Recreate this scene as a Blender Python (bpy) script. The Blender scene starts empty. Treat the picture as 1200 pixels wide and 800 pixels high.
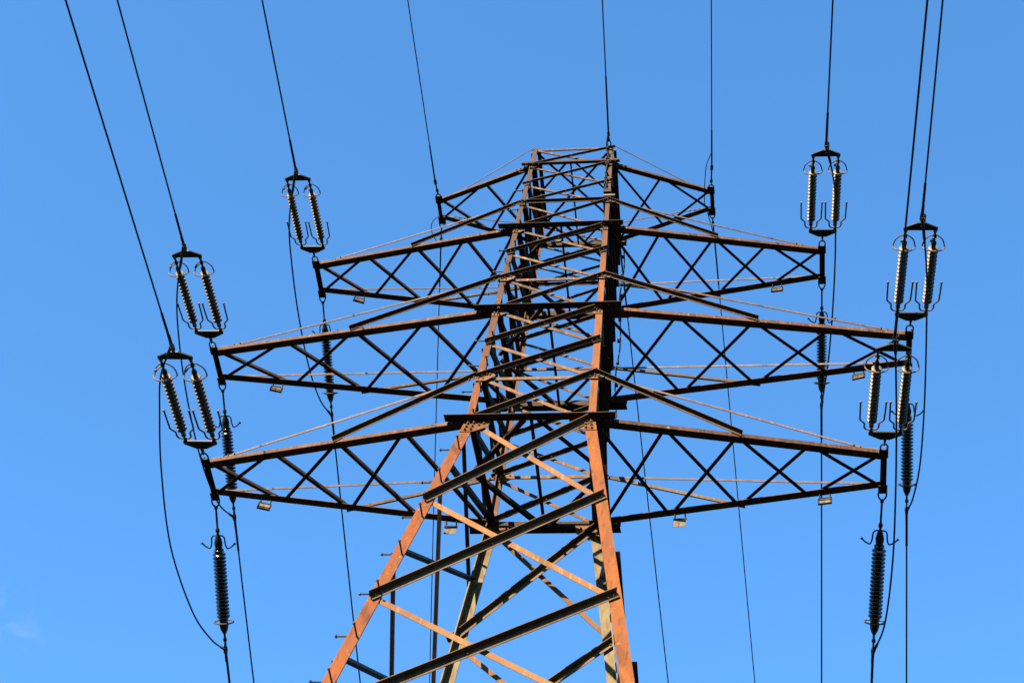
import bpy, math, random
from mathutils import Vector as V, Matrix

random.seed(7)
SC = bpy.context.scene
COL = SC.collection
rad = math.radians

# ------------------------------------------------------------------ camera
Z0 = 21.467                                   # height of the lowest crossarm above the ground
cam = bpy.data.cameras.new('camera')
camo = bpy.data.objects.new('camera', cam); COL.objects.link(camo)
cam.sensor_width = 36; cam.sensor_fit = 'HORIZONTAL'; cam.lens = 2079.67 / 1200 * 36
cam.clip_start = 0.1; cam.clip_end = 20000
yaw, pitch, roll = -0.2373, 0.92670, 0.1681
f = V((math.sin(yaw) * math.cos(pitch), math.cos(yaw) * math.cos(pitch), math.sin(pitch)))
r = V((math.cos(yaw), -math.sin(yaw), 0)); u = r.cross(f)
r2 = r * math.cos(roll) + u * math.sin(roll); u2 = -r * math.sin(roll) + u * math.cos(roll)
mw = Matrix((r2, u2, -f)).transposed().to_4x4(); mw.translation = V((3.3648, -16.9173, Z0 - 19.8174))
camo.matrix_world = mw
SC.camera = camo

# ------------------------------------------------------------------ sky, sun, exposure
SUN = V((-0.33, -1.0, 0.54)).normalized()      # towards the sun: behind the photographer, to the left
el = math.asin(SUN.z); rot = math.atan2(SUN.x, SUN.y)
w = bpy.data.worlds.new('World'); SC.world = w; w.use_nodes = True
nt = w.node_tree; bg = nt.nodes['Background']
sky = nt.nodes.new('ShaderNodeTexSky'); sky.sky_type = 'NISHITA'; sky.sun_disc = False
sky.sun_elevation = el; sky.sun_rotation = rot
sky.altitude = 200; sky.air_density = 1.0; sky.dust_density = 0.0; sky.ozone_density = 10.0
hs = nt.nodes.new('ShaderNodeHueSaturation'); hs.inputs['Hue'].default_value = 0.4895; hs.inputs['Saturation'].default_value = 1.005
nt.links.new(sky.outputs[0], hs.inputs['Color'])
# one faint wisp of cirrus low on the left
tcw = nt.nodes.new('ShaderNodeTexCoord'); cd = (f + r2 * (-592 / 2079.67) + u2 * (-332 / 2079.67)).normalized()
dt = nt.nodes.new('ShaderNodeVectorMath'); dt.operation = 'DOT_PRODUCT'; dt.inputs[1].default_value = cd
nt.links.new(tcw.outputs['Generated'], dt.inputs[0])
mrw = nt.nodes.new('ShaderNodeMapRange'); mrw.interpolation_type = 'SMOOTHSTEP'
mrw.inputs['From Min'].default_value = math.cos(rad(1.5)); mrw.inputs['From Max'].default_value = 1.0
nt.links.new(dt.outputs['Value'], mrw.inputs['Value'])
nw = nt.nodes.new('ShaderNodeTexNoise'); nw.inputs['Scale'].default_value = 55; nw.inputs['Detail'].default_value = 5; nw.inputs['Distortion'].default_value = 0.6
nt.links.new(tcw.outputs['Generated'], nw.inputs['Vector'])
rw = nt.nodes.new('ShaderNodeMapRange'); rw.inputs['From Min'].default_value = 0.42; rw.inputs['From Max'].default_value = 0.75; rw.inputs['To Max'].default_value = 0.17
nt.links.new(nw.outputs['Fac'], rw.inputs['Value'])
mlw = nt.nodes.new('ShaderNodeMath'); mlw.operation = 'MULTIPLY'
nt.links.new(mrw.outputs[0], mlw.inputs[0]); nt.links.new(rw.outputs[0], mlw.inputs[1])
mxw = nt.nodes.new('ShaderNodeMix'); mxw.data_type = 'RGBA'; mxw.inputs['B'].default_value = (1.9, 2.0, 2.1, 1)
nt.links.new(mlw.outputs[0], mxw.inputs['Factor']); nt.links.new(hs.outputs[0], mxw.inputs['A'])
nt.links.new(mxw.outputs['Result'], bg.inputs[0]); bg.inputs[1].default_value = 0.070
sun = bpy.data.lights.new('sun', 'SUN'); sun.energy = 5.0; sun.angle = rad(0.5); sun.color = (1.0, 0.80, 0.55)
suno = bpy.data.objects.new('sun', sun); COL.objects.link(suno)
suno.rotation_euler = SUN.to_track_quat('Z', 'Y').to_euler(); suno.location = (-20, -60, 60)
vs = SC.view_settings
vs.view_transform = 'Standard'; vs.look = 'None'; vs.gamma = 1.0; vs.use_curve_mapping = False
vs.exposure = 2.7
SC.cycles.max_bounces = 4; SC.cycles.diffuse_bounces = 2; SC.cycles.glossy_bounces = 2


# ------------------------------------------------------------------ materials
ALB = 0.68                                     # scales every base colour down so that shade stays deep at this exposure


def paint(name, ca, cb, cc, rough=0.65, scale=3.0, metallic=0.0, spec=0.10, zmix=None, bump=0.15, specks=None, stretch=1.0):
    """weathered steel: two tones in blotches, streaks of a third; zmix = (z_low, z_high, colour) changes tone with height"""
    ca, cb, cc = ([c * ALB for c in q] for q in (ca, cb, cc))
    m = bpy.data.materials.new(name); m.use_nodes = True
    n = m.node_tree.nodes; l = m.node_tree.links
    b = n['Principled BSDF']
    tc = n.new('ShaderNodeTexCoord')
    n1 = n.new('ShaderNodeTexNoise'); n1.inputs['Scale'].default_value = scale; n1.inputs['Detail'].default_value = 6
    n1.inputs['Roughness'].default_value = 0.65
    m1 = n.new('ShaderNodeMapping'); m1.inputs['Scale'].default_value = (1, 1, stretch)
    l.new(tc.outputs['Object'], m1.inputs[0]); l.new(m1.outputs[0], n1.inputs['Vector'])
    r1 = n.new('ShaderNodeValToRGB'); r1.color_ramp.elements[0].position = 0.42; r1.color_ramp.elements[1].position = 0.60
    r1.color_ramp.elements[0].color = (*ca, 1); r1.color_ramp.elements[1].color = (*cb, 1)
    l.new(n1.outputs['Fac'], r1.inputs[0])
    mp = n.new('ShaderNodeMapping'); mp.inputs['Scale'].default_value = (1, 1, 0.12)
    l.new(tc.outputs['Object'], mp.inputs[0])
    n2 = n.new('ShaderNodeTexNoise'); n2.inputs['Scale'].default_value = 22; n2.inputs['Detail'].default_value = 5
    l.new(mp.outputs[0], n2.inputs['Vector'])
    r2_ = n.new('ShaderNodeValToRGB'); r2_.color_ramp.elements[0].position = 0.52; r2_.color_ramp.elements[1].position = 0.72
    l.new(n2.outputs['Fac'], r2_.inputs[0])
    mx = n.new('ShaderNodeMix'); mx.data_type = 'RGBA'; mx.inputs['B'].default_value = (*cc, 1)
    sc_ = n.new('ShaderNodeMath'); sc_.operation = 'MULTIPLY'; sc_.inputs[1].default_value = 0.9
    l.new(r2_.outputs[0], sc_.inputs[0]); l.new(sc_.outputs[0], mx.inputs['Factor'])
    src = r1.outputs[0]
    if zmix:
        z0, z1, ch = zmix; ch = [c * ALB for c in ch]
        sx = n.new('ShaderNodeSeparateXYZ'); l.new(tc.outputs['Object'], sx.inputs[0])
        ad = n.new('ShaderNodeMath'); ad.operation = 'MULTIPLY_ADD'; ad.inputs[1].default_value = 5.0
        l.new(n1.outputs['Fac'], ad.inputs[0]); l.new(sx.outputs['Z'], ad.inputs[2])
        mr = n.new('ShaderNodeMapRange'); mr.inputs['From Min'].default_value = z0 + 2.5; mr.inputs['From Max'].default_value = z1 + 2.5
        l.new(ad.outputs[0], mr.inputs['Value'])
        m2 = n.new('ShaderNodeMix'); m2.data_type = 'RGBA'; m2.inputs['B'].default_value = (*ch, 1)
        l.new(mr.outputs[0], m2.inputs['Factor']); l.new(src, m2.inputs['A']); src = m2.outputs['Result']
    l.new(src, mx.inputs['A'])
    out = mx.outputs['Result']
    if specks:
        n4 = n.new('ShaderNodeTexNoise'); n4.inputs['Scale'].default_value = 14; n4.inputs['Detail'].default_value = 3
        l.new(tc.outputs['Object'], n4.inputs['Vector'])
        r4 = n.new('ShaderNodeValToRGB'); r4.color_ramp.elements[0].position = 0.66; r4.color_ramp.elements[1].position = 0.74
        l.new(n4.outputs['Fac'], r4.inputs[0])
        m4 = n.new('ShaderNodeMix'); m4.data_type = 'RGBA'; m4.inputs['B'].default_value = (*[c * ALB for c in specks], 1)
        l.new(r4.outputs[0], m4.inputs['Factor']); l.new(out, m4.inputs['A']); out = m4.outputs['Result']
    # every member weathers a little differently
    oi = n.new('ShaderNodeObjectInfo'); rv = n.new('ShaderNodeMapRange'); rv.inputs['To Min'].default_value = 0.74; rv.inputs['To Max'].default_value = 1.16
    l.new(oi.outputs['Random'], rv.inputs['Value'])
    mv = n.new('ShaderNodeMix'); mv.data_type = 'RGBA'; mv.blend_type = 'MULTIPLY'; mv.inputs['Factor'].default_value = 1.0
    cv = n.new('ShaderNodeCombineColor')
    for ch_ in ('Red', 'Green', 'Blue'): l.new(rv.outputs[0], cv.inputs[ch_])
    l.new(out, mv.inputs['A']); l.new(cv.outputs[0], mv.inputs['B']); out = mv.outputs['Result']
    l.new(out, b.inputs['Base Color'])
    b.inputs['Roughness'].default_value = rough; b.inputs['Metallic'].default_value = metallic
    b.inputs['Specular IOR Level'].default_value = spec
    if bump:
        bp = n.new('ShaderNodeBump'); bp.inputs['Strength'].default_value = bump; bp.inputs['Distance'].default_value = 0.01
        n3 = n.new('ShaderNodeTexNoise'); n3.inputs['Scale'].default_value = 60; n3.inputs['Detail'].default_value = 4
        l.new(tc.outputs['Object'], n3.inputs['Vector']); l.new(n3.outputs['Fac'], bp.inputs['Height'])
        l.new(bp.outputs[0], b.inputs['Normal'])
    return m

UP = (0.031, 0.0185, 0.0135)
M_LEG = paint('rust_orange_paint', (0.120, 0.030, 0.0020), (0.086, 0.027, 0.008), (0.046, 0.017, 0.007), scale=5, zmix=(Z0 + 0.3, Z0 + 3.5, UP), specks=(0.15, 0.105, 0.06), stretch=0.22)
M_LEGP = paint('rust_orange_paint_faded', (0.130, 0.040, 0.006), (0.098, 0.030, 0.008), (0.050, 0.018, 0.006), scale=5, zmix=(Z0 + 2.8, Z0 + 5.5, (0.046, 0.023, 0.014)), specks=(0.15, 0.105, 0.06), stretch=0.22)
M_PALE = paint('pale_primer', (0.150, 0.120, 0.062), (0.118, 0.092, 0.046), (0.075, 0.042, 0.018), zmix=(Z0 - 1.0, Z0 + 0.6, (0.055, 0.022, 0.010)))
M_BEAM = paint('shade_darkened_rust', (0.030, 0.0135, 0.0072), (0.017, 0.0085, 0.005), (0.012, 0.007, 0.005), scale=6)  # rust tone darkened further, with the shade of the undersides in its colour
M_CHORD = paint('brown_rust', (0.066, 0.029, 0.012), (0.034, 0.015, 0.007), (0.090, 0.050, 0.028), scale=7, specks=(0.15, 0.105, 0.06))
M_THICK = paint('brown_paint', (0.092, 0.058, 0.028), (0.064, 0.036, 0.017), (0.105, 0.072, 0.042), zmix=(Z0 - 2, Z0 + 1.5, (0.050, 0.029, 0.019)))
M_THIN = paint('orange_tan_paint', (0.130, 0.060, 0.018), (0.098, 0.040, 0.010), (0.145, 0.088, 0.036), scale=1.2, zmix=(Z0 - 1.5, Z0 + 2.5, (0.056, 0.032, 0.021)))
M_TIE = paint('galvanised_tan', (0.085, 0.060, 0.050), (0.062, 0.040, 0.031), (0.105, 0.085, 0.075), scale=5)
M_GUSSET = paint('gusset_rust', (0.115, 0.046, 0.012), (0.080, 0.028, 0.008), (0.055, 0.023, 0.012), scale=6, zmix=(Z0 + 0.3, Z0 + 3, (0.080, 0.043, 0.025)), specks=(0.15, 0.105, 0.06))
M_STEEL = paint('dark_fitting_steel', (0.016, 0.014, 0.013), (0.011, 0.010, 0.010), (0.024, 0.021, 0.019), rough=0.5, scale=20)
M_GALV = paint('galvanised_rod', (0.115, 0.088, 0.070), (0.080, 0.056, 0.042), (0.05, 0.030, 0.020), rough=0.55, scale=12)
M_WIRE = paint('weathered_conductor', (0.010, 0.010, 0.011), (0.008, 0.008, 0.009), (0.014, 0.014, 0.014), rough=0.7, scale=10, bump=0, spec=0.15)
M_PORC = paint('grey_porcelain', (0.078, 0.064, 0.045), (0.058, 0.044, 0.030), (0.038, 0.026, 0.018), rough=0.5, scale=8, spec=0.2, bump=0)
M_BROWNPORC = paint('brown_porcelain', (0.013, 0.007, 0.008), (0.010, 0.006, 0.006), (0.018, 0.012, 0.012), rough=0.18, scale=8, spec=0.4, bump=0)
M_PLATE = paint('cream_enamel', (0.125, 0.108, 0.078), (0.10, 0.082, 0.056), (0.06, 0.038, 0.022), rough=0.5, scale=9)
M_CONC = paint('concrete', (0.13, 0.125, 0.115), (0.10, 0.095, 0.09), (0.08, 0.075, 0.065), rough=0.9, scale=4)
M_GRASS = paint('meadow_grass', (0.020, 0.027, 0.009), (0.014, 0.021, 0.007), (0.030, 0.028, 0.012), rough=0.95, scale=0.4, spec=0.05, bump=0.6)


# ------------------------------------------------------------------ mesh helpers
class MB:
    def __init__(s): s.v = []; s.f = []; s.sm = []
    def add(s, vs, fs, smooth=False):
        o = len(s.v); s.v += [tuple(x) for x in vs]; s.f += [tuple(i + o for i in q) for q in fs]; s.sm += [smooth] * len(fs)
    def prism(s, prof, A, B, X, Y):
        """prof: list of (x,y) ; swept from A to B in the frame X,Y"""
        n = len(prof); vs = [A + X * a + Y * b for a, b in prof] + [B + X * a + Y * b for a, b in prof]
        fs = [(i, (i + 1) % n, n + (i + 1) % n, n + i) for i in range(n)] + [tuple(range(n - 1, -1, -1)), tuple(range(n, 2 * n))]
        # orientation check
        d = (B - A)
        area = sum(prof[i][0] * prof[(i + 1) % n][1] - prof[(i + 1) % n][0] * prof[i][1] for i in range(n))
        if (X.cross(Y)).dot(d) * area < 0: fs = [q[::-1] for q in fs]
        s.add(vs, fs)
    def angle(s, A, B, n1, n2, a=0.1, t=0.01, b=None):
        """L section: heel on the line A-B, flange of width a along n1, flange of width b along n2"""
        b = b or a
        A = V(A); B = V(B); d = (B - A).normalized()
        n1 = V(n1); n1 = (n1 - d * n1.dot(d)).normalized()
        n2 = V(n2); n2 = (n2 - d * n2.dot(d)); n2 = (n2 - n1 * n2.dot(n1)).normalized()
        s.prism([(0, 0), (a, 0), (a, t), (t, t), (t, b), (0, b)], A, B, n1, n2)
    def flat(s, A, B, n1, n2, a=0.05, t=0.01):
        A = V(A); B = V(B); d = (B - A).normalized()
        n1 = V(n1); n1 = (n1 - d * n1.dot(d)).normalized()
        n2 = d.cross(n1).normalized() * (1 if d.cross(n1).dot(V(n2)) > 0 else -1)
        s.prism([(-a / 2, 0), (a / 2, 0), (a / 2, t), (-a / 2, t)], A, B, n1, n2)
    def poly(s, pts, N, t):
        """flat plate: outline pts extruded by t along N"""
        pts = [V(p) for p in pts]; N = V(N).normalized(); n = len(pts)
        nn = sum(((pts[i] - pts[0]).cross(pts[i + 1] - pts[0]) for i in range(1, n - 1)), V((0, 0, 0)))
        if nn.dot(N) < 0: pts = pts[::-1]
        vs = pts + [p + N * t for p in pts]
        s.add(vs, [tuple(range(n - 1, -1, -1)), tuple(range(n, 2 * n))] + [(i, (i + 1) % n, n + (i + 1) % n, n + i) for i in range(n)])
    def box(s, c, x, y, z, X=V((1, 0, 0)), Y=V((0, 1, 0)), Z=V((0, 0, 1))):
        c = V(c); s.prism([(-x / 2, -y / 2), (x / 2, -y / 2), (x / 2, y / 2), (-x / 2, y / 2)], c - Z * z / 2, c + Z * z / 2, X, Y)
    def tube(s, pts, rr, n=8, closed=False):
        pts = [V(p) for p in pts]; m = len(pts)
        rr = rr if isinstance(rr, (list, tuple)) else [rr] * m
        up = None; vs = []
        for i, p in enumerate(pts):
            if closed: d = pts[(i + 1) % m] - pts[i - 1]
            else: d = pts[min(i + 1, m - 1)] - pts[max(i - 1, 0)]
            d.normalize()
            if up is None:
                up = d.orthogonal().normalized()
            up = (up - d * up.dot(d)).normalized(); sd = d.cross(up)
            vs += [p + (up * math.cos(2 * math.pi * k / n) + sd * math.sin(2 * math.pi * k / n)) * rr[i] for k in range(n)]
        fs = []
        for i in range(m if closed else m - 1):
            j = (i + 1) % m
            fs += [(i * n + k, i * n + (k + 1) % n, j * n + (k + 1) % n, j * n + k) for k in range(n)]
        s.add(vs, fs, True)
        if not closed:
            s.add(vs[:n], [tuple(range(n - 1, -1, -1))]); s.add(vs[-n:], [tuple(range(n))])
    def bolt(s, c, N, r_=0.019, h=0.016):
        N = V(N).normalized(); c = V(c); X = N.orthogonal().normalized(); Y = N.cross(X)
        a0 = random.random()
        s.prism([(r_ * math.cos(a0 + k * math.pi / 3), r_ * math.sin(a0 + k * math.pi / 3)) for k in range(6)], c, c + N * h, X, Y)
        s.prism([(r_ * .55 * math.cos(k * math.pi / 3), r_ * .55 * math.sin(k * math.pi / 3)) for k in range(6)], c + N * h, c + N * (h * 1.9), X, Y)
    def lathe(s, prof, A, D, n=16):
        """prof: list of (distance along D, radius)"""
        A = V(A); D = V(D).normalized(); X = D.orthogonal().normalized(); Y = D.cross(X); vs = []
        for t, q in prof:
            vs += [A + D * t + (X * math.cos(2 * math.pi * k / n) + Y * math.sin(2 * math.pi * k / n)) * q for k in range(n)]
        fs = []
        for i in range(len(prof) - 1):
            fs += [(i * n + k, i * n + (k + 1) % n, (i + 1) * n + (k + 1) % n, (i + 1) * n + k) for k in range(n)]
        s.add(vs, fs, True)
        s.add(vs[:n], [tuple(range(n - 1, -1, -1))]); s.add(vs[-n:], [tuple(range(n))])
    def ring(s, c, X, Y, R, q, n=18, m=8, ry=None):
        c = V(c); X = V(X).normalized(); Y = V(Y).normalized(); ry = ry or R
        s.tube([c + X * math.cos(2 * math.pi * k / n) * R + Y * math.sin(2 * math.pi * k / n) * ry for k in range(n)], q, m, True)
    def build(s, name, mat, parent=None):
        me = bpy.data.meshes.new(name); me.from_pydata(s.v, [], s.f); me.update()
        me.polygons.foreach_set('use_smooth', s.sm)
        me.materials.append(mat)
        o = bpy.data.objects.new(name, me); COL.objects.link(o)
        if parent: o.parent = parent
        return o


def smooth(pts, per=6):
    """Catmull-Rom through pts"""
    P = [V(p) for p in pts]; P = [P[0] * 2 - P[1]] + P + [P[-1] * 2 - P[-2]]; out = []
    for i in range(1, len(P) - 2):
        for k in range(per):
            t = k / per; a, b, c, d = P[i - 1:i + 3]
            out.append(0.5 * ((2 * b) + (c - a) * t + (2 * a - 5 * b + 4 * c - d) * t * t + (3 * b - a - 3 * c + d) * t ** 3))
    return out + [P[-2]]


def tag(o, label=None, cat=None, group=None, kind=None):
    if label: o['label'] = label
    if cat: o['category'] = cat
    if group: o['group'] = group
    if kind: o['kind'] = kind
    return o


def empty(name, loc=(0, 0, 0), parent=None):
    o = bpy.data.objects.new(name, None); COL.objects.link(o); o.location = loc; o.empty_display_size = 0.2
    if parent: o.parent = parent
    return o


def copy_tree(o, parent=None):
    c = o.copy(); COL.objects.link(c)
    if parent: c.parent = parent
    for ch in list(o.children): copy_tree(ch, c)
    return c


# ------------------------------------------------------------------ ground
g = MB(); N = 96; R_ = 6000
vs_ = [(0, 0, 0)]; fs_ = []
rings = [6, 14, 30, 80, 250, 900, R_]
for q in rings: vs_ += [(q * math.cos(2 * math.pi * k / N), q * math.sin(2 * math.pi * k / N), 0) for k in range(N)]
fs_ += [(0, 1 + k, 1 + (k + 1) % N) for k in range(N)]
for i in range(len(rings) - 1):
    a = 1 + i * N; b = a + N
    fs_ += [(a + k, b + k, b + (k + 1) % N, a + (k + 1) % N) for k in range(N)]
g.add(vs_, fs_); tag(g.build('ground', M_GRASS), kind='structure')

# ------------------------------------------------------------------ the pylon: dimensions
W4, SL, SLO, ASP = 0.8859, -0.0202, -0.1403, 1.155
Z = {'4': 0.0, '4u': 1.0871, '3': 2.8726, '3u': 3.7942, '2': 5.3484, '2u': 6.171, '1': 7.5024, '1u': 8.1237}
LEN = {'4': 5.0, '3': 5.5774, '2': 4.3401, '1': 2.4683}
DEP = {'4': 0.320, '3': 0.300, '2': 0.296, '1': 0.21}
UPK = {'4': '4u', '3': '3u', '2': '2u', '1': '1u'}
NPAN = {'4': 4, '3': 4, '2': 4, '1': 2}
WHERE = {'4': 'lowest', '3': 'longest (second from the bottom)', '2': 'third from the bottom', '1': 'short top'}
ZB = -Z0 + 0.30                               # leg feet


def wx(z): return W4 + (SL * z if z >= 0 else SLO * z)
def wy(z): return wx(z) * ASP
def eo(z, sy=-1, sx=-1):                       # from the leg's centre line to its outer corner
    lo = max(0, -z); z = max(0, z)
    if sy > 0: return -0.030 + 0.006 * z
    return 0.085 - 0.010 * z if sx < 0 else 0.045 - 0.005 * z + 0.010 * min(lo, 9)
def pt(sx, sy, z, dx=0.0, dy=0.0):             # on the outer faces of a leg, moved outwards by dx, dy
    return V((sx * (wx(z) + dx), sy * (wy(z) + dy), z + Z0))
def corner(sx, sy, z): return pt(sx, sy, z, eo(z, sy, sx), 0)
def zz(z): return V((0, 0, Z0 + z))


pylon = empty('lattice_pylon')
tag(pylon, 'tall rust brown steel lattice pylon with four pairs of crossarms', 'pylon')

ZS = [ZB, -18.3, -15.1, -12.0, -9.15, -6.62, -4.306, -2.082, 0.0, Z['4u'], (Z['4u'] + Z['3']) / 2, Z['3'], Z['3u'],
      (Z['3u'] + Z['2']) / 2, Z['2'], Z['2u'], (Z['2u'] + Z['1']) / 2, Z['1'], Z['1u']]
ZSIDE = [ZB, -18.0, -15.2, -12.6, -10.15, -7.8, -5.45, -3.2, -1.08, 0.0, Z['4u'], (Z['4u'] + Z['3']) / 2, Z['3'], Z['3u'],
         (Z['3u'] + Z['2']) / 2, Z['2'], Z['2u'], (Z['2u'] + Z['1']) / 2, Z['1'], Z['1u']]

# ---- legs
LEGS = {}
for sx in (-1, 1):
    for sy in (-1, 1):
        m = MB()
        segs = [(ZB, -9.15, 0.18), (-9.15, 0.0, 0.162), (0.0, Z['3'], 0.108), (Z['3'], Z['2'], 0.090), (Z['2'], Z['1u'] + 0.06, 0.074)]
        for a, b, fw in segs:
            m.angle(corner(sx, sy, a), corner(sx, sy, b), (-sx, 0, 0), (0, -sy, 0), fw, 0.018)
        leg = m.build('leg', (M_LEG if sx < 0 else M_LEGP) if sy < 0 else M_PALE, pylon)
        LEGS[sx, sy] = leg
        # gussets where the lowest crossarm meets the leg
        for k, hb, wd in (('4', 0.28, 0.38), ('3', 0.15, 0.22), ('2', 0.12, 0.18), ('1', 0.08, 0.13)):
            z = Z[k]; s_ = MB()
            yo = 0.002 if sy < 0 else -0.030
            ex = eo(z, sy, sx)
            P = [pt(sx, sy, z + 0.01, ex, yo), pt(sx, sy, z - hb, ex, yo), pt(sx, sy, z - hb, ex - min(0.2, wd * .6), yo),
                 pt(sx, sy, z - hb * 0.55, ex - wd, yo), pt(sx, sy, z + 0.01, ex - wd, yo)]
            s_.poly(P, (0, sy, 0), 0.010)
            if sy < 0: nb = V((0, -0.010, 0)); nn = (0, -1, 0)
            else: nb = V((0, 0, 0)); nn = (0, -1, 0)
            for q in range(3 if k == '4' else 2):
                zb = z - 0.07 - q * hb * 0.30
                s_.bolt(pt(sx, sy, zb, ex - wd * .18, yo) + nb, nn, .023 if k == '4' else .014, .02 if k == '4' else .013)
                s_.bolt(pt(sx, sy, zb + 0.012, ex - wd * .4, yo) + nb, nn, .023 if k == '4' else .014, .02 if k == '4' else .013)
            if k == '4':
                s_.bolt(pt(sx, sy, z - 0.07, ex - 0.30, yo) + nb, nn); s_.bolt(pt(sx, sy, z - 0.11, ex - 0.24, yo) + nb, nn)
            s_.build('gusset_plate', M_GUSSET, leg)
        for k, q in (('4u', 1.0), ('3u', .8), ('2u', .55)):
            z = Z[k]; s_ = MB(); yo = 0.016 if sy < 0 else -0.032; ex = eo(z, sy, sx)
            s_.poly([pt(sx, sy, z + 0.10 * q, ex, yo), pt(sx, sy, z - 0.10 * q, ex, yo), pt(sx, sy, z - 0.10 * q, ex - 0.16 * q, yo),
                     pt(sx, sy, z + 0.02 * q, ex - 0.30 * q, yo), pt(sx, sy, z + 0.10 * q, ex - 0.24 * q, yo)], (0, sy, 0), 0.010)
            nb = V((0, -0.010 if sy < 0 else 0, 0))
            for dx, dz in ((0.045, 0.055), (0.045, -0.045), (0.115, 0.055), (0.115, -0.045), (0.21, 0.04)):
                s_.bolt(pt(sx, sy, z + dz * q, ex - dx * q, yo) + nb, (0, -1, 0), 0.016 * q + .002, 0.013)
            s_.build('gusset_plate', M_GUSSET, leg)
        b_ = MB(); c = corner(sx, sy, ZB) + V((-sx * 0.1, -sy * 0.1, 0))
        b_.box((c.x, c.y, 0.10), 1.1, 1.1, 0.5); b_.box((c.x, c.y, 0.36), 0.7, 0.7, 0.05)
        b_.build('footing', M_CONC, pylon)

# ---- step bolts on the front left leg
zst = [-1.55 - 0.87 * k for k in range(0, 18)] + [-0.68, 0.17] + [0.17 + 0.66 * k for k in range(1, 12)]
for z in zst:
    s_ = MB()
    c = corner(-1, -1, z)
    def peg(base, d, ln):
        d = V(d).normalized(); base = V(base)
        s_.tube([base - d * 0.03, base + d * ln], 0.0115, 7)
        s_.bolt(base + d * ln, d, 0.024, 0.014); s_.bolt(base, d, 0.022, 0.014)
    peg(c + V((0, 0.11, 0.06)), (-1, 0, 0.0), 0.17)
    s_.build('step_bolt', M_STEEL, LEGS[-1, -1])
    s_ = MB()
    peg(c + V((0.12, -0.001, -0.06)), (0, -1, 0.0), 0.23 if z < 0 else 0.14)
    s_.build('step_bolt', M_STEEL, LEGS[-1, -1])

# ---- face bracing
for i in range(len(ZS) - 1):
    a, b = ZS[i], ZS[i + 1]; low = a < -0.1
    fw = 0.090 if low else (0.074 if a < 1 else 0.064 if a < Z['3'] - .1 else 0.052 if a < Z['3u'] - .1 else 0.056 if a < Z['2'] - .1 else 0.040 if a < Z['2u'] - .1 else 0.036)
    tw = 0.080 if low else (0.064 if a < Z['3'] - .1 else 0.052 if a < Z['2'] - .1 else 0.042)
    bs = 0.016 if low else 0.013
    for sy in (-1, 1):
        # heavy diagonal, rising to the right, its outstanding flange towards the viewer's side of the face
        yo = 0.028 if sy < 0 else -0.040
        bb = b if i < len(ZS) - 2 else b - 0.09
        A = pt(-1, sy, a, -0.0, yo); B = pt(1, sy, bb, -0.0, yo)
        d = (B - A).normalized(); up = V((0, 0, 1)) - d * d.z; up.normalize()
        A += up * fw * 0.5 - d * 0.05; B += up * fw * 0.5 + d * 0.05
        m = MB(); m.angle(A, B, -up, (0, -1, 0), fw * (1.02 if low else .78), 0.010, fw * (1.04 if low else 1.1))
        nrm = (0, -1, 0)
        for e, q in ((A, 0.07), (A, 0.15), (B, -0.07), (B, -0.15)):
            m.bolt(e + d * q - up * fw * 0.6 + V((0, -0.010, 0)), nrm, bs, 0.012)
        mid = A.lerp(B, 0.5); m.bolt(mid - up * fw * 0.6 + V((0, -0.010, 0)), nrm, bs, 0.012)
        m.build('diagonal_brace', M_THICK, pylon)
        # light diagonal behind the leg flange, falling to the right
        yi = -0.020 if sy < 0 else 0.004
        A = pt(-1, sy, b, -0.02, yi); B = pt(1, sy, a, -0.02, yi)
        d = (B - A).normalized(); up = V((0, 0, 1)) - d * d.z; up.normalize()
        m = MB(); m.angle(A + up * tw * 0.5, B + up * tw * 0.5, -up, (0, 1, 0), tw, 0.008)
        if sy < 0:
            for e, q in ((A, 0.03), (A, -0.05), (B, -0.03), (B, 0.05)): m.bolt(e + d * q + V((0, 0.018, 0)), (0, -1, 0), bs, 0.012)
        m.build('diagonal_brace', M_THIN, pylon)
for i in range(len(ZSIDE) - 1):
    a, b = ZSIDE[i], ZSIDE[i + 1]; low = a < -0.1
    fw = 0.075 if low else (0.068 if a < Z['3'] else 0.06)
    for sx in (-1, 1):
        # outside: from the front leg down to the rear leg
        A = pt(sx, -1, b, eo(b, -1, sx) + 0.004, -0.02); B = pt(sx, 1, a, eo(a, 1) + 0.004, -0.02)
        d = (B - A).normalized(); up = V((0, 0, 1)) - d * d.z; up.normalize()
        m = MB(); m.angle(A + d * 0.06 + up * fw * .3, B + d * 0.04 + up * fw * .3, -up, (sx, 0, 0), fw * .95, 0.009, fw * .8)
        m.build('side_brace', M_BEAM, pylon)
        # inside: from the front leg up to the rear leg
        A = pt(sx, -1, a, eo(a, -1, sx) - 0.030, -0.08); B = pt(sx, 1, b, eo(b, 1) - 0.030, -0.08)
        d = (B - A).normalized(); up = V((0, 0, 1)) - d * d.z; up.normalize()
        m = MB(); m.angle(A + up * fw * .5, B + up * fw * .5, -up, (-sx, 0, 0), fw * .62, 0.009, fw * 1.2)
        m.build('side_brace', M_BEAM, pylon)

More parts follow.
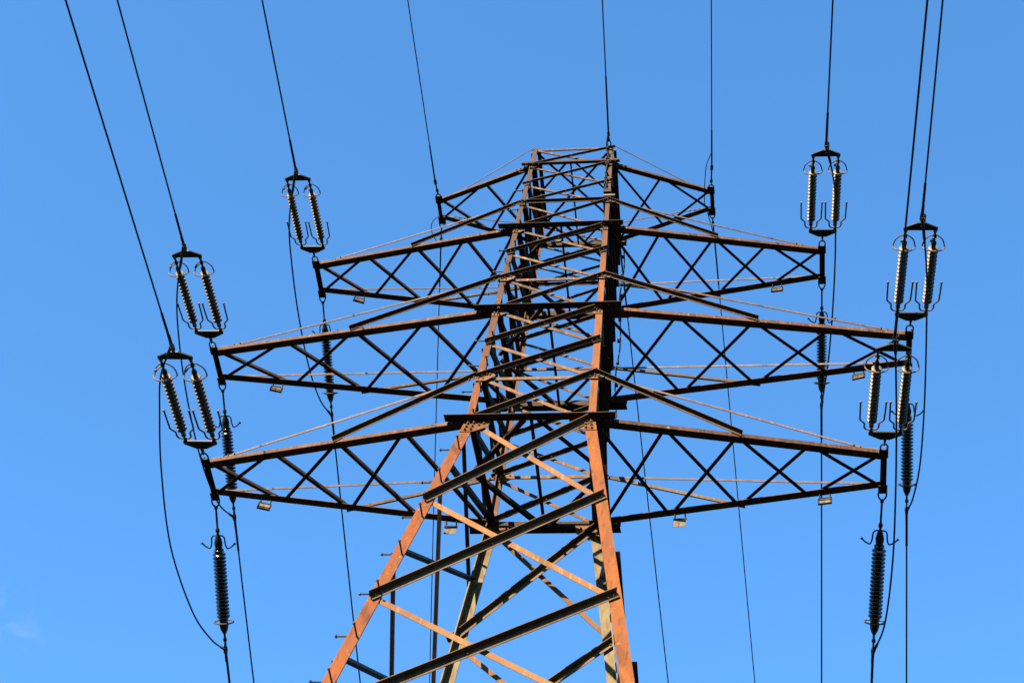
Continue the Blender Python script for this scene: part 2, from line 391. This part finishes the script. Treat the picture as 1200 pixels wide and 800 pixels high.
# ---- horizontals, diaphragms and crossarms
for k in ('4', '3', '2', '1'):
    z = Z[k]; big = {'4': 0.13, '3': 0.115, '2': 0.10, '1': 0.055}[k]
    ext = {'4': 0.30, '3': 0.30, '2': 0.26, '1': 0.14}[k]
    for sy in (-1, 1):
        m = MB(); e = eo(z, sy) + ext; er = eo(z, sy, 1) + ext
        yo = 0.016 if sy < 0 else 0.003
        A = pt(-1, sy, z, e, yo); B = pt(1, sy, z, er, yo)
        # tapered ends on the outstanding flange
        t = 0.012
        m.poly([A + V((0.012, 0, 0)), B - V((0.012, 0, 0)), B + V((0, sy * big, 0)), A + V((0, sy * big, 0))], (0, 0, 1), t)
        m.poly([A + zz(t) - zz(0), B + zz(t) - zz(0), B + V((0, 0, 0.13)), A + V((0, 0, 0.13))], (0, sy, 0), t)
        for sx in (-1, 1):
            for q in (0.08, 0.2, 0.32):
                m.bolt((sx * (wx(z) + (e if sx < 0 else er) - q), sy * (wy(z) + yo + big * 0.55), Z0 + z), (0, 0, -1), 0.017, 0.014)
        m.build('cross_beam', M_BEAM, pylon)
        # lighter horizontal at the head of the struts
        zu = Z[UPK[k]]; yu = -0.021 if sy < 0 else -0.034
        m = MB(); a = {'4': .065, '3': .06, '2': .052, '1': .042}[k]
        if k in ('2',): m.angle(pt(-1, sy, zu + .03, 0, 0.028 if sy < 0 else -.045), pt(1, sy, zu + .03, 0, 0.028 if sy < 0 else -.045), (0, 0, -1), (0, -1, 0), a, 0.008)
        else: m.angle(pt(-1, sy, zu + a / 2, 0, yu), pt(1, sy, zu + a / 2, 0, yu), (0, 0, -1), (0, 1, 0), a, 0.008)
        m.build('horizontal_strut', M_THIN if k != '2' else M_BEAM, pylon)
    for sx in (-1, 1):
        m = MB(); m.angle(pt(sx, -1, z + .03, eo(z, -1, sx) - .034, -.06), pt(sx, 1, z + .03, eo(z, 1) - .034, -.06), (0, 0, 1), (-sx, 0, 0), .09, .009)
        m.build('side_beam', M_BEAM, pylon)
        zu = Z[UPK[k]]
        m = MB(); m.angle(pt(sx, -1, zu + .05, eo(zu, -1, sx) - .052, -.06), pt(sx, 1, zu + .05, eo(zu, 1) - .052, -.06), (0, 0, 1), (-sx, 0, 0), .07, .008)
        m.build('side_beam', M_BEAM, pylon)
    # plan bracing: one member front to back, a diamond round it
    pb = {'4': .070, '3': .054, '2': .050, '1': .034}[k]; pc = {'4': .050, '3': .042, '2': .036, '1': .030}[k]
    m = MB(); m.angle((-pc / 2, -wy(z), Z0 + z + .022), (-pc / 2, wy(z), Z0 + z + .022), (1, 0, 0), (0, 0, 1), pc, .007); m.build('plan_brace', M_BEAM, pylon)
    for sx in (-1, 1):
        for sy in (-1, 1):
            m = MB(); A = V((sx * 0.10, sy * wy(z) * .99, Z0 + z + .040)); B = V((sx * (wx(z) + .05), sy * 0.05, Z0 + z + .040))
            sd = (B - A).normalized().cross(V((0, 0, 1)))
            m.angle(A - sd * pb / 2, B - sd * pb / 2, sd, (0, 0, 1), pb, .007); m.build('plan_brace', M_BEAM, pylon)

# crossed members in the plane of the mast head
for q, sx in ((0, -1), (1, 1)):
    zu = Z['1u'] - .03
    A = pt(sx, -1, zu, -.03, -.03) + V((0, 0, .012 * q)); B = pt(-sx, 1, zu, -.03, -.03) + V((0, 0, .012 * q))
    sd = (B - A).normalized().cross(V((0, 0, 1)))
    m = MB(); m.flat(A, B, sd, (0, 0, 1), .042, .009); m.build('plan_brace', M_BEAM, pylon)

CHORD = {}
for k in ('4', '3', '2', '1'):
    z = Z[k]; zu = Z[UPK[k]]; n = NPAN[k]
    ca = {'4': 0.105, '3': 0.105, '2': 0.095, '1': 0.075}[k]; lw = {'4': 0.054, '3': 0.052, '2': 0.048, '1': 0.042}[k]
    for sx in (-1, 1):
        arm = empty('crossarm', (0, 0, 0), pylon)
        nodes = {}
        for sy in (-1, 1):
            Mm = pt(sx, sy, z, eo(z, sy, sx), -0.012); T = V((sx * LEN[k], sy * DEP[k], Z0 + z))
            d = (T - Mm).normalized()
            m = MB(); m.angle(Mm - d * 0.16 + V((0, 0, 0.014)), T + d * 0.04 + V((0, 0, 0.014)), (0, 0, 1), (0, -sy, 0), ca * .72, 0.011, ca * 1.15)
            for q in (0.10, 0.18, 0.26): m.bolt(Mm + d * q + V((0, sy * 0.0, 0.05)), (0, sy, 0), 0.015, 0.012)
            m.build('chord', M_CHORD, arm)
            M0 = pt(sx, sy, z, 0, -0.012)
            nodes[sy] = [M0.lerp(T, i / n) for i in range(n + 1)]
            CHORD[k, sx, sy] = (M0, T)
            # strut from the mast down to the middle of the chord, and the tie out to its end
            yo = 0.030 if sy < 0 else -0.044
            H = pt(sx, sy, zu, eo(zu, sy, sx) - .03, yo)
            if k != '1':
                E = nodes[sy][n // 2] + V((0, sy * (0.015), ca * 0.5 + .014)); fw = {'4': .070, '3': .066, '2': .052}[k]
                d2 = (E - H).normalized(); up = V((0, 0, 1)) - d2 * d2.z; up.normalize()
                m = MB(); m.angle(H + up * fw * .5, E + up * fw * .5 + d2 * .06, -up, (0, sy, 0), fw * .8, .009, fw * 1.05)
                for q in (.06, .14): m.bolt(H + d2 * q - up * fw * .1 + V((0, -.009, 0)), (0, -1, 0), .015, .012)
                m.build('strut', M_THICK, arm)
            H2 = H + V((sx * 0.02, 0, -0.03 if k != '1' else 0.0)); E2 = T + V((-sx * 0.22, 0, ca * .72 + .03))
            d2 = (E2 - H2).normalized(); tw = {'4': .038, '3': .038, '2': .033, '1': .020}[k]
            m = MB(); up = (V((0, 0, 1)) - d2 * d2.z).normalized()
            m.flat(H2, E2, up, (0, sy, 0), tw, .010)
            m.flat(E2 - d2 * .02, T + V((-sx * 0.08, 0, ca * .72 + .016)), up, (0, sy, 0), tw, .014)
            for q in (.1, .2): m.bolt(E2 - d2 * q + V((0, sy * .010, 0)), (0, sy, 0), .014, .014)
            m.build('tie_bar', M_TIE, arm)
        for i in range(n):
            for s1 in (1, -1):
                A = nodes[s1][i]; B = nodes[-s1][i + 1]
                d = (B - A).normalized(); sd = d.cross(V((0, 0, 1))).normalized()
                A = A + d * 0.05 * (1 if i else 2.2); B = B - d * (0.03 if i < n - 1 else 0.06)
                m = MB()
                if s1 > 0: m.angle(A + V((0, 0, .027)) - sd * lw * .5, B + V((0, 0, .027)) - sd * lw * .5, sd, (0, 0, 1), lw, .007)
                else: m.flat(A + V((0, 0, .004)), B + V((0, 0, .004)), sd, (0, 0, 1), lw, .009)
                m.build('lattice_brace', M_BEAM, arm)
        TF, TR = (V((sx * LEN[k], s_ * DEP[k], Z0 + z)) for s_ in (-1, 1))
        m = MB(); q = 0.09 if k != '1' else 0.07
        m.poly([TF + V((sx * .05, -.06, 0)), TF + V((-sx * (q - .05), -.06, 0)), TR + V((-sx * (q - .05), .06, 0)), TR + V((sx * .05, .06, 0))], (0, 0, 1), .012)
        m.poly([TF + V((sx * .05, -.06, .012)), TR + V((sx * .05, .06, .012)), TR + V((sx * .05, .06, q)), TF + V((sx * .05, -.06, q))], (-sx, 0, 0), .012)
        for E, s_ in ((TF, -1), (TR, 1)):
            m.box(E + V((0, s_ * .015, -.012)), .13, .15, .022)
            m.bolt(E + V((0, s_ * .02, -.024)), (0, 0, -1), .02, .016)
        m.build('end_plate', M_BEAM, arm)

# ------------------------------------------------------------------ insulator sets
def sheds(m, s0, s1, n, R, core, x=0.0):
    prof = [(s0 - .055, core * .9), (s0 - .05, core * 1.15), (s0 - .005, core * 1.15), (s0, core)]
    p = (s1 - s0) / n
    for i in range(n):
        b = s0 + i * p
        prof += [(b + p * .22, core), (b + p * .40, R * .93), (b + p * .46, R * .985), (b + p * .54, R), (b + p * .62, R * .985), (b + p * .67, R * .93), (b + p * .62, core * 1.5), (b + p * .72, core)]
    prof += [(s1, core), (s1 + .005, core * 1.15), (s1 + .05, core * 1.15), (s1 + .055, core * .9)]
    m.lathe(prof, (x, 0, 0), (0, 1, 0), 20)


def horn(m, x0, side, s, R=.0135):
    """arcing horn that leaves the fitting sideways and turns along the string"""
    P = [(x0, 0, s), (x0 + side * .07, 0, s + .0), (x0 + side * .105, 0, s + .05), (x0 + side * .11, 0, s + .13), (x0 + side * .17, 0, s + .20),
         (x0 + side * .178, 0, s + .28), (x0 + side * .185, .0, s + .58)]
    P = [V((a, c, b)) for a, b, c in P]
    m.tube(smooth(P, 4), R, 8)
    m.lathe([(0, .006), (.006, .02), (.024, .02), (.03, .006)], P[-1] - V((0, .015, 0)), (0, 1, 0), 10)


def make_double():
    root = empty('double_insulator_set')
    m = MB(); m.ring((0, .10, 0), (1, 0, 0), (0, 1, 0), .055, .013, ry=.085); m.ring((0, .215, 0), (0, 0, 1), (0, 1, 0), .03, .012, ry=.05)
    m.box((0, .27, 0), .035, .05, .05); m.build('shackle', M_STEEL, root)
    m = MB(); m.poly([(-.25, .45, -.012), (.25, .45, -.012), (.25, .385, -.012), (.07, .285, -.012), (-.07, .285, -.012), (-.25, .385, -.012)], (0, 0, 1), .024)
    m.bolt((0, .32, -.012), (0, 0, -1), .02); m.build('yoke_plate', M_STEEL, root)
    m = MB(); m.poly([(-.25, 2.13, -.012), (.25, 2.13, -.012), (.25, 2.18, -.012), (.06, 2.27, -.012), (-.06, 2.27, -.012), (-.25, 2.18, -.012)], (0, 0, 1), .024)
    m.bolt((0, 2.23, -.012), (0, 0, -1), .02); m.build('yoke_plate', M_STEEL, root)
    for x in (-.215, .215):
        m = MB(); sheds(m, .66, 1.80, 15, .076, .030, x); ins = m.build('insulator', M_PORC, root)
        m = MB(); m.lathe([(.40, .016), (.42, .03), (.46, .03), (.47, .016), (.54, .016), (.55, .034), (.60, .036), (.61, .03)], (x, 0, 0), (0, 1, 0), 10); m.build('end_fitting', M_STEEL, ins); m = MB()
        m.lathe([(1.86, .04), (1.90, .036), (1.91, .018), (1.98, .018), (1.985, .032), (2.03, .032), (2.035, .018), (2.10, .02), (2.105, .03), (2.16, .03)], (x, 0, 0), (0, 1, 0), 10)
        m.build('end_fitting', M_STEEL, ins)
        for sd in (-1, 1):
            m = MB(); horn(m, x, sd, .50); m.build('arcing_horn', M_GALV, ins)
        m = MB()
        R = .165
        P = [V((x, 2.02, -.02)), V((x + .05, 1.98, -.05)), V((x + .13, 1.90, -.05))] + \
            [V((x + R * math.cos(a), 1.80 + .055 * math.sin(a), R * math.sin(a))) for a in [rad(q) for q in range(-8, 189, 14)]] + \
            [V((x - .13, 1.90, -.05)), V((x - .05, 1.98, -.05)), V((x, 2.02, -.02))]
        P = [V((p.x, p.y, -p.z)) for p in P]
        m.tube(smooth(P, 3), .0105, 8)
        m.tube([V((x, 2.0, .02)), V((x + .05, 2.03, -.12))], .011, 7); m.lathe([(0, .008), (.006, .022), (.03, .022), (.036, .008)], (x + .052, 2.03, -.12), (.3, .2, -1), 10)
        m.build('guard_ring', M_GALV, ins)
    m = MB(); m.ring((0, 2.29, 0), (0, 0, 1), (0, 1, 0), .03, .012, ry=.045); m.lathe([(2.32, .015), (2.325, .03), (2.38, .034), (2.46, .024), (2.60, .022)], (0, 0, 0), (0, 1, 0), 10)
    m.build('dead_end_clamp', M_STEEL, root)
    m = MB(); m.box((-.03, 2.40, -.05), .04, .13, .05); m.bolt((-.03, 2.37, -.075), (0, 0, -1), .018); m.bolt((-.03, 2.43, -.075), (0, 0, -1), .018); m.build('jumper_lug', M_GALV, root)
    return root


def make_single():
    root = empty('single_insulator_set')
    m = MB(); m.ring((0, .06, 0), (1, 0, 0), (0, 1, 0), .06, .013, ry=.085); m.lathe([(.14, .02), (.15, .03), (.18, .03), (.19, .017), (.50, .017), (.51, .03), (.55, .036), (.58, .02), (.60, .02)], (0, 0, 0), (0, 1, 0), 10)
    m.build('link_rod', M_STEEL, root)
    m = MB(); sheds(m, .90, 1.99, 18, .105, .066); ins = m.build('insulator', M_BROWNPORC, root)
    m = MB(); m.lathe([(.60, .02), (.62, .035), (.68, .05), (.74, .065), (.80, .06), (.84, .05), (.85, .045)], (0, 0, 0), (0, 1, 0), 12); m.build('end_fitting', M_STEEL, ins); m = MB()
    m.lathe([(2.04, .06), (2.10, .075), (2.18, .06), (2.25, .03), (2.26, .018), (2.33, .018), (2.335, .03), (2.38, .03), (2.385, .016), (2.42, .016)], (0, 0, 0), (0, 1, 0), 12)
    m.build('end_fitting', M_STEEL, ins)
    for sd in (-1, 1):
        m = MB()
        P = [V((0, .63, 0)), V((sd * .06, .62, 0)), V((sd * .10, .66, 0)), V((sd * .11, .76, 0)), V((sd * .14, .83, 0)), V((sd * .21, .80, 0)), V((sd * .25, .76, 0))]
        m.tube(smooth(P, 4), .012, 8); m.lathe([(0, .008), (.006, .02), (.025, .02), (.03, .008)], P[-1], (sd, -.7, 0), 10)
        m.build('arcing_horn', M_STEEL, ins)
    m = MB(); m.ring((0, 2.06, 0), (1, 0, 0), (0, .18, 1), .155, .011, 24); m.tube([(-.155, 2.06, 0), (0, 2.12, 0), (.155, 2.06, 0)], .010, 7); m.build('guard_ring', M_GALV, ins)
    m = MB(); m.ring((0, 2.44, 0), (0, 0, 1), (0, 1, 0), .03, .012, ry=.045); m.lathe([(2.47, .015), (2.475, .03), (2.52, .034), (2.60, .024), (2.72, .022)], (0, 0, 0), (0, 1, 0), 10)
    m.box((0, 2.52, -.035), .035, .08, .06); m.build('dead_end_clamp', M_STEEL, root)
    return root


def aim(o, T, P, ref):
    D = (P - T); L = D.length; D = D.normalized(); X = D.cross(V((0, 0, 1))).normalized(); Zz = X.cross(D)
    M = Matrix((X, D, Zz)).transposed().to_4x4() @ Matrix.Scale(L / ref, 4); M.translation = T
    o.matrix_world = M


SIDE = {-1: 'left', 1: 'right'}
LV = {'4': 'lowest', '3': 'second lowest', '2': 'third lowest', '1': 'topmost'}
FP = {('4', -1): (-4.909, -2.831, -0.352), ('3', -1): (-5.518, -2.636, 2.545), ('2', -1): (-4.277, -2.441, 5.048),
      ('2', 1): (4.398, -2.553, 5.032), ('3', 1): (5.672, -2.741, 2.531), ('4', 1): (5.083, -2.66, -0.327)}
RP = {('4', -1): (-5.07, 2.652, -0.979), ('3', -1): (-5.579, 2.511, 1.944), ('2', -1): (-4.34, 2.354, 4.484),
      ('2', 1): (4.3, 2.339, 4.49), ('3', 1): (5.547, 2.499, 1.949), ('4', 1): (4.841, 2.659, -0.982)}
FAZ = {('4', -1): 1.29, ('3', -1): 1.94, ('2', -1): 2.36, ('1', -1): 1.44, ('1', 1): 2.0, ('2', 1): 1.66, ('3', 1): 1.71, ('4', 1): 2.1, ('c', 1): 2.3}
RAZ = {('4', -1): 0.64, ('3', -1): 0.74, ('2', -1): 0.98, ('1', -1): -5.95, ('1', 1): 3.58, ('2', 1): -0.82, ('3', 1): -0.16, ('4', 1): -2.72, ('c', 1): 3.9}
dbl = make_double(); sgl = make_single()
first = True
for (k, sx), P in FP.items():
    o = dbl if first else copy_tree(dbl)
    aim(o, V((sx * LEN[k], -DEP[k], Z0 + Z[k])) + V((0, -.04, -.01)), zz(0) + V(P), 2.45)
    tag(o, 'pale double insulators before the %s end of the %s crossarm' % (SIDE[sx], LV[k]), 'insulator', 'double insulator sets on the front of the crossarms')
    o2 = sgl if first else copy_tree(sgl)
    aim(o2, V((sx * LEN[k], DEP[k], Z0 + Z[k])) + V((0, .04, -.01)), zz(0) + V(RP[k, sx]), 2.53)
    tag(o2, 'single dark insulator behind the %s end of the %s crossarm' % (SIDE[sx], LV[k]), 'insulator', 'single insulators behind the crossarms')
    first = False

# ------------------------------------------------------------------ conductors
def span(name, P, az, s, slope, curve, rr, length, label, cat, group, sleeve=0.55, mat=M_WIRE):
    P = V(P); a = rad(az); h = V((math.sin(a), s * math.cos(a), 0))
    ts = [0, sleeve, sleeve + .02] + [sleeve + .5 + (length - sleeve - .5) * (i / 40) ** 1.6 for i in range(41)]
    pts = [P + h * t + V((0, 0, slope * t + curve * t * t)) for t in ts]
    rs = [rr * 1.55, rr * 1.45, rr] + [rr] * 41
    m = MB(); m.tube(pts, rs, 8)
    return tag(m.build(name, mat), label, cat, group)


for (k, sx), P in FP.items():
    span('power_line', zz(0) + V(P), FAZ[k, sx], -1, -.13, .0006, .0135, 120,
         'conductor rising out of view from the %s end of the %s crossarm' % (SIDE[sx], LV[k]), 'power line', 'conductors towards the viewer')
    span('power_line', zz(0) + V(RP[k, sx]), RAZ[k, sx], 1, -.40, .0034, .0135, 70,
         'conductor descending behind the %s end of the %s crossarm' % (SIDE[sx], LV[k]), 'power line', 'conductors away behind the pylon')

JUMP = {
 ('4', -1): [[-5.02, -2.731, -0.252], [-5.227, -2.175, -0.253], [-5.375, -1.573, -0.279], [-5.561, -0.521, -0.376], [-5.662, 0.832, -0.583], [-5.508, 1.96, -0.815], [-5.282, 2.456, -0.932], [-5.077, 2.652, -0.979]],
 ('3', -1): [[-5.556, -2.536, 2.316], [-5.75, -1.794, 2.356], [-5.914, -0.887, 2.353], [-6.002, 0.268, 2.278], [-5.979, 1.422, 2.135], [-5.83, 2.214, 2.002], [-5.594, 2.511, 1.944]],
 ('2', -1): [[-4.295, -2.341, 4.698], [-4.477, -1.562, 4.759], [-4.592, -0.695, 4.775], [-4.647, 0.344, 4.731], [-4.624, 1.384, 4.629], [-4.517, 2.042, 4.537], [-4.355, 2.354, 4.484]],
 ('2', 1): [[4.445, -2.453, 5.04], [4.528, -1.694, 5.035], [4.544, -0.587, 4.967], [4.501, 0.52, 4.834], [4.426, 1.469, 4.672], [4.35, 2.023, 4.56], [4.304, 2.339, 4.49]],
 ('3', 1): [[5.69, -2.641, 2.41], [5.758, -1.754, 2.435], [5.79, -0.53, 2.39], [5.788, 0.694, 2.262], [5.742, 1.688, 2.106], [5.645, 2.27, 1.996], [5.554, 2.499, 1.949]],
 ('4', 1): [[5.095, -2.56, -0.346], [5.109, -1.984, -0.345], [5.133, -1.122, -0.382], [5.141, 0.028, -0.494], [5.113, 1.178, -0.671], [5.012, 2.185, -0.873], [4.853, 2.659, -0.982]]}
for (k, sx), pts in JUMP.items():
    pts = [zz(0) + V(FP[k, sx]) + V((0, .05, -.03))] + [zz(0) + V(p) for p in pts[1:]]
    P = smooth(pts, 8); m = MB()
    m.tube(P, [.022 if (i < 4 or i > len(P) - 4) else .0135 for i in range(len(P))], 8)
    tag(m.build('jumper_cable', M_WIRE), 'slack cable looping past the %s end of the %s crossarm' % (SIDE[sx], LV[k]), 'cable', 'jumper cables')

# earth wires on the short top crossarms, and the cable from the mast head
EF = {-1: (-2.477, -0.70, 7.42), 1: (2.505, -0.80, 7.40)}
ER = {-1: (-2.52, 0.62, 7.33), 1: (2.505, 0.72, 7.285)}
for sx in (-1, 1):
    for s_, PP, az, sl in ((-1, EF[sx], FAZ['1', sx], -.13), (1, ER[sx], RAZ['1', sx], -.40)):
        T = V((sx * LEN['1'], s_ * DEP['1'], Z0 + Z['1'])); P = zz(0) + V(PP)
        fit = empty('earth_wire_fitting', T)
        L = (P - T).length
        m = MB(); m.ring((0, .07, 0), (1, 0, 0), (0, 1, 0), .045, .011, ry=.075); m.ring((0, .17, 0), (0, 0, 1), (0, 1, 0), .025, .01, ry=.04); m.build('shackle', M_STEEL, fit)
        m = MB(); m.lathe([(.19, .012), (.20, .026), (.25, .026), (.26, .014), (L - .12, .014), (L - .11, .028), (L - .03, .028), (L, .018)], (0, 0, 0), (0, 1, 0), 10); m.build('turnbuckle', M_STEEL, fit)
        aim(fit, T, P, L)
        where = 'front' if s_ < 0 else 'rear'
        tag(fit, 'steel shackle at the %s corner of the %s topmost crossarm tip' % (where, SIDE[sx]), 'clamp', 'earth wire fittings')
        span('earth_wire', P, az, s_, sl, .0006 if s_ < 0 else .0034, .0095, 120 if s_ < 0 else 70,
             'thin wire running %s from the %s tip of the topmost crossarm' % ('up out of the photo' if s_ < 0 else 'down behind the pylon', SIDE[sx]), 'wire', 'earth wires', sleeve=.75)
    T = V((sx * LEN['1'], 0, Z0 + Z['1']))
    m = MB(); a = zz(0) + V(EF[sx]); b = zz(0) + V(ER[sx]); a.y += -.25 if sx > 0 else .3; a.z += -.03
    m.tube(smooth([a, a + V((-.10, .25, -.05)), T + V((-.12, -.1, -.12)), T + V((-.08, .15, -.12)), b + V((0, -.1, -.02))] if sx > 0 else
                  [T + V((-.02, .1, -.03)), T + V((-.16, .18, -.12)), T + V((-.18, .36, -.2)), b + V((0, .1, -.05))], 6), .008, 7)
    tag(m.build('bonding_loop', M_WIRE), 'short thin wire loop at the %s tip of the topmost crossarm' % SIDE[sx], 'wire', 'bonding loops')

CF = V((0.655, -wy(Z['1u']) - .03, Z0 + 8.10)); CR = V((0.69, wy(Z['1u']) + .03, Z0 + 8.10))
span('fibre_cable', CF + V((.01, -.30, -.04)), FAZ['c', 1], -1, -.13, .0006, .011, 120, 'dark cable running up out of the photo from the mast head', 'cable', 'mast head cables', sleeve=1.2)
span('fibre_cable', CR + V((.03, .34, -.13)), RAZ['c', 1], 1, -.40, .0034, .011, 70, 'dark cable running down behind the mast from its head', 'cable', 'mast head cables', sleeve=1.2)
for P0, P1, nm in ((CF, CF + V((.01, -.32, -.04)), 'front'), (CR, CR + V((.03, .36, -.14)), 'rear')):
    fit = empty('cable_clamp', P0); L = (P1 - P0).length
    m = MB(); m.ring((0, .05, 0), (1, 0, 0), (0, 1, 0), .035, .011, ry=.06); m.build('shackle', M_STEEL, fit)
    m = MB(); m.lathe([(.10, .012), (.11, .026), (.16, .026), (.17, .015), (L - .10, .016), (L - .09, .03), (L, .022)], (0, 0, 0), (0, 1, 0), 10); m.build('turnbuckle', M_STEEL, fit)
    aim(fit, P0, P1, L); tag(fit, 'cable clamp on the %s of the mast head at its right leg' % nm, 'clamp', 'mast head clamps')
# lead that comes down the right front leg from the mast head, with its clips and the pale strap at its foot
lead = empty('down_lead', pt(1, -1, Z['2u'] + .05, 0, .05)); tag(lead, 'cable clipped down the upper right front leg of the pylon', 'cable')
base = lead.location.copy()
def L_(p): return V(p) - base
m = MB()
P = [CF + V((0, -.28, -.06)), CF + V((-.03, -.12, -.22))] + [pt(1, -1, z, -.075 + .012 * math.sin(i * 2.1), .05) for i, z in enumerate([7.75, 7.5, 7.2, 6.9, 6.6, 6.35, 6.22])]
m.tube([L_(p) for p in smooth(P, 5)], .012, 8); m.build('cable', M_WIRE, lead)
for z in (7.78, 7.6, 7.42, 7.1, 6.9, 6.7, 6.5):
    m = MB(); c = L_(pt(1, -1, z, -.075, .035)); m.box(c, .055, .07, .05); m.bolt(c + V((0, -.035, 0)), (0, -1, 0), .014); m.build('clip', M_STEEL, lead)
m = MB(); c = L_(pt(1, -1, 6.30, .0, .035)); m.box(c, .20, .05, .045); m.build('strap', M_PLATE, lead)
m = MB(); c = L_(pt(1, -1, 6.39, -.03, .055)); m.box(c, .13, .09, .09); m.build('junction_box', M_STEEL, lead)
# cable on the right rear leg
back = empty('rear_down_lead', pt(1, 1, Z['3'], 0, .05)); tag(back, 'cable running down the right rear leg of the mast', 'cable')
base2 = back.location.copy(); m = MB()
P = [CR + V((.02, .25, -.12)), CR + V((.05, .10, -.3))] + [pt(1, 1, z, .10 + .03 * math.sin(i * 1.7), .04) for i, z in enumerate([7.4, 6.8, 6.2, 5.6, 5.0, 4.4, 3.8, 3.2, 2.6])]
m.tube([p - base2 for p in smooth(P, 5)], .012, 8); m.build('cable', M_WIRE, back)
for z in (7.1, 6.5, 5.9, 5.2, 4.6, 4.0, 3.4):
    m = MB(); m.box(pt(1, 1, z, .10, .03) - base2, .05, .05, .05); m.build('clip', M_STEEL, back)

# ------------------------------------------------------------------ plates hung from the rear chords
def make_plate(wd, ht, framed):
    root = empty('hanging_plate')
    for sx in (-1, 1):
        m = MB(); m.tube([(sx * wd * .42, -.02, .03), (sx * wd * .42, 0, -.04), (sx * wd * .42, .01, -.11)], .010, 7)
        m.ring((sx * wd * .42, .0, -.02), (0, 1, 0), (0, 0, 1), .03, .008, 12, 6)
        m.build('hook', M_STEEL, root)
    m = MB(); m.box((0, .01, -.10 - ht / 2), wd, .006, ht); pl = m.build('plate', M_PLATE, root)
    m = MB()
    t = .022
    m.box((0, .01, -.10), wd + .02, .026, t); 
    if framed:
        m.box((0, .01, -.10 - ht), wd + .02, .026, t)
        for sx in (-1, 1): m.box((sx * wd / 2, .01, -.10 - ht / 2), t, .022, ht - t - .002)
    m.build('frame', M_STEEL, pl)
    return root

PX = [('4', -1, 0.808, 1, 0.30), ('4', 1, 0.80, 1, -0.15), ('4', -1, 0.125, 0, 0.05), ('4', 1, 0.285, 0, -0.1), ('3', -1, 0.80, 1, 0.30), ('3', 1, 0.84, 1, -0.25), ('2', -1, 0.81, 1, 0.35), ('2', 1, 0.79, 1, -0.12)]
protos = {1: None, 0: None}
for k, sx, t, framed, tilt in PX:
    if protos[framed] is None: o = protos[framed] = make_plate(.18, .18 if framed else .18, framed)
    else: o = copy_tree(protos[framed])
    A, B = CHORD[k, sx, 1]; o.location = A.lerp(B, t) + V((0, -.02, -.01)); o.rotation_euler = (rad(-18 if framed else -6), 0, tilt)
    pos = 'near the %s end of the %s crossarm' % (SIDE[sx], LV[k]) if framed else 'beside the mast under the %s half of the lowest crossarm' % SIDE[sx]
    tag(o, ('small framed cream plate hanging ' if framed else 'small plain cream plate hanging ') + pos, 'plate', 'small plates hung under the crossarms')
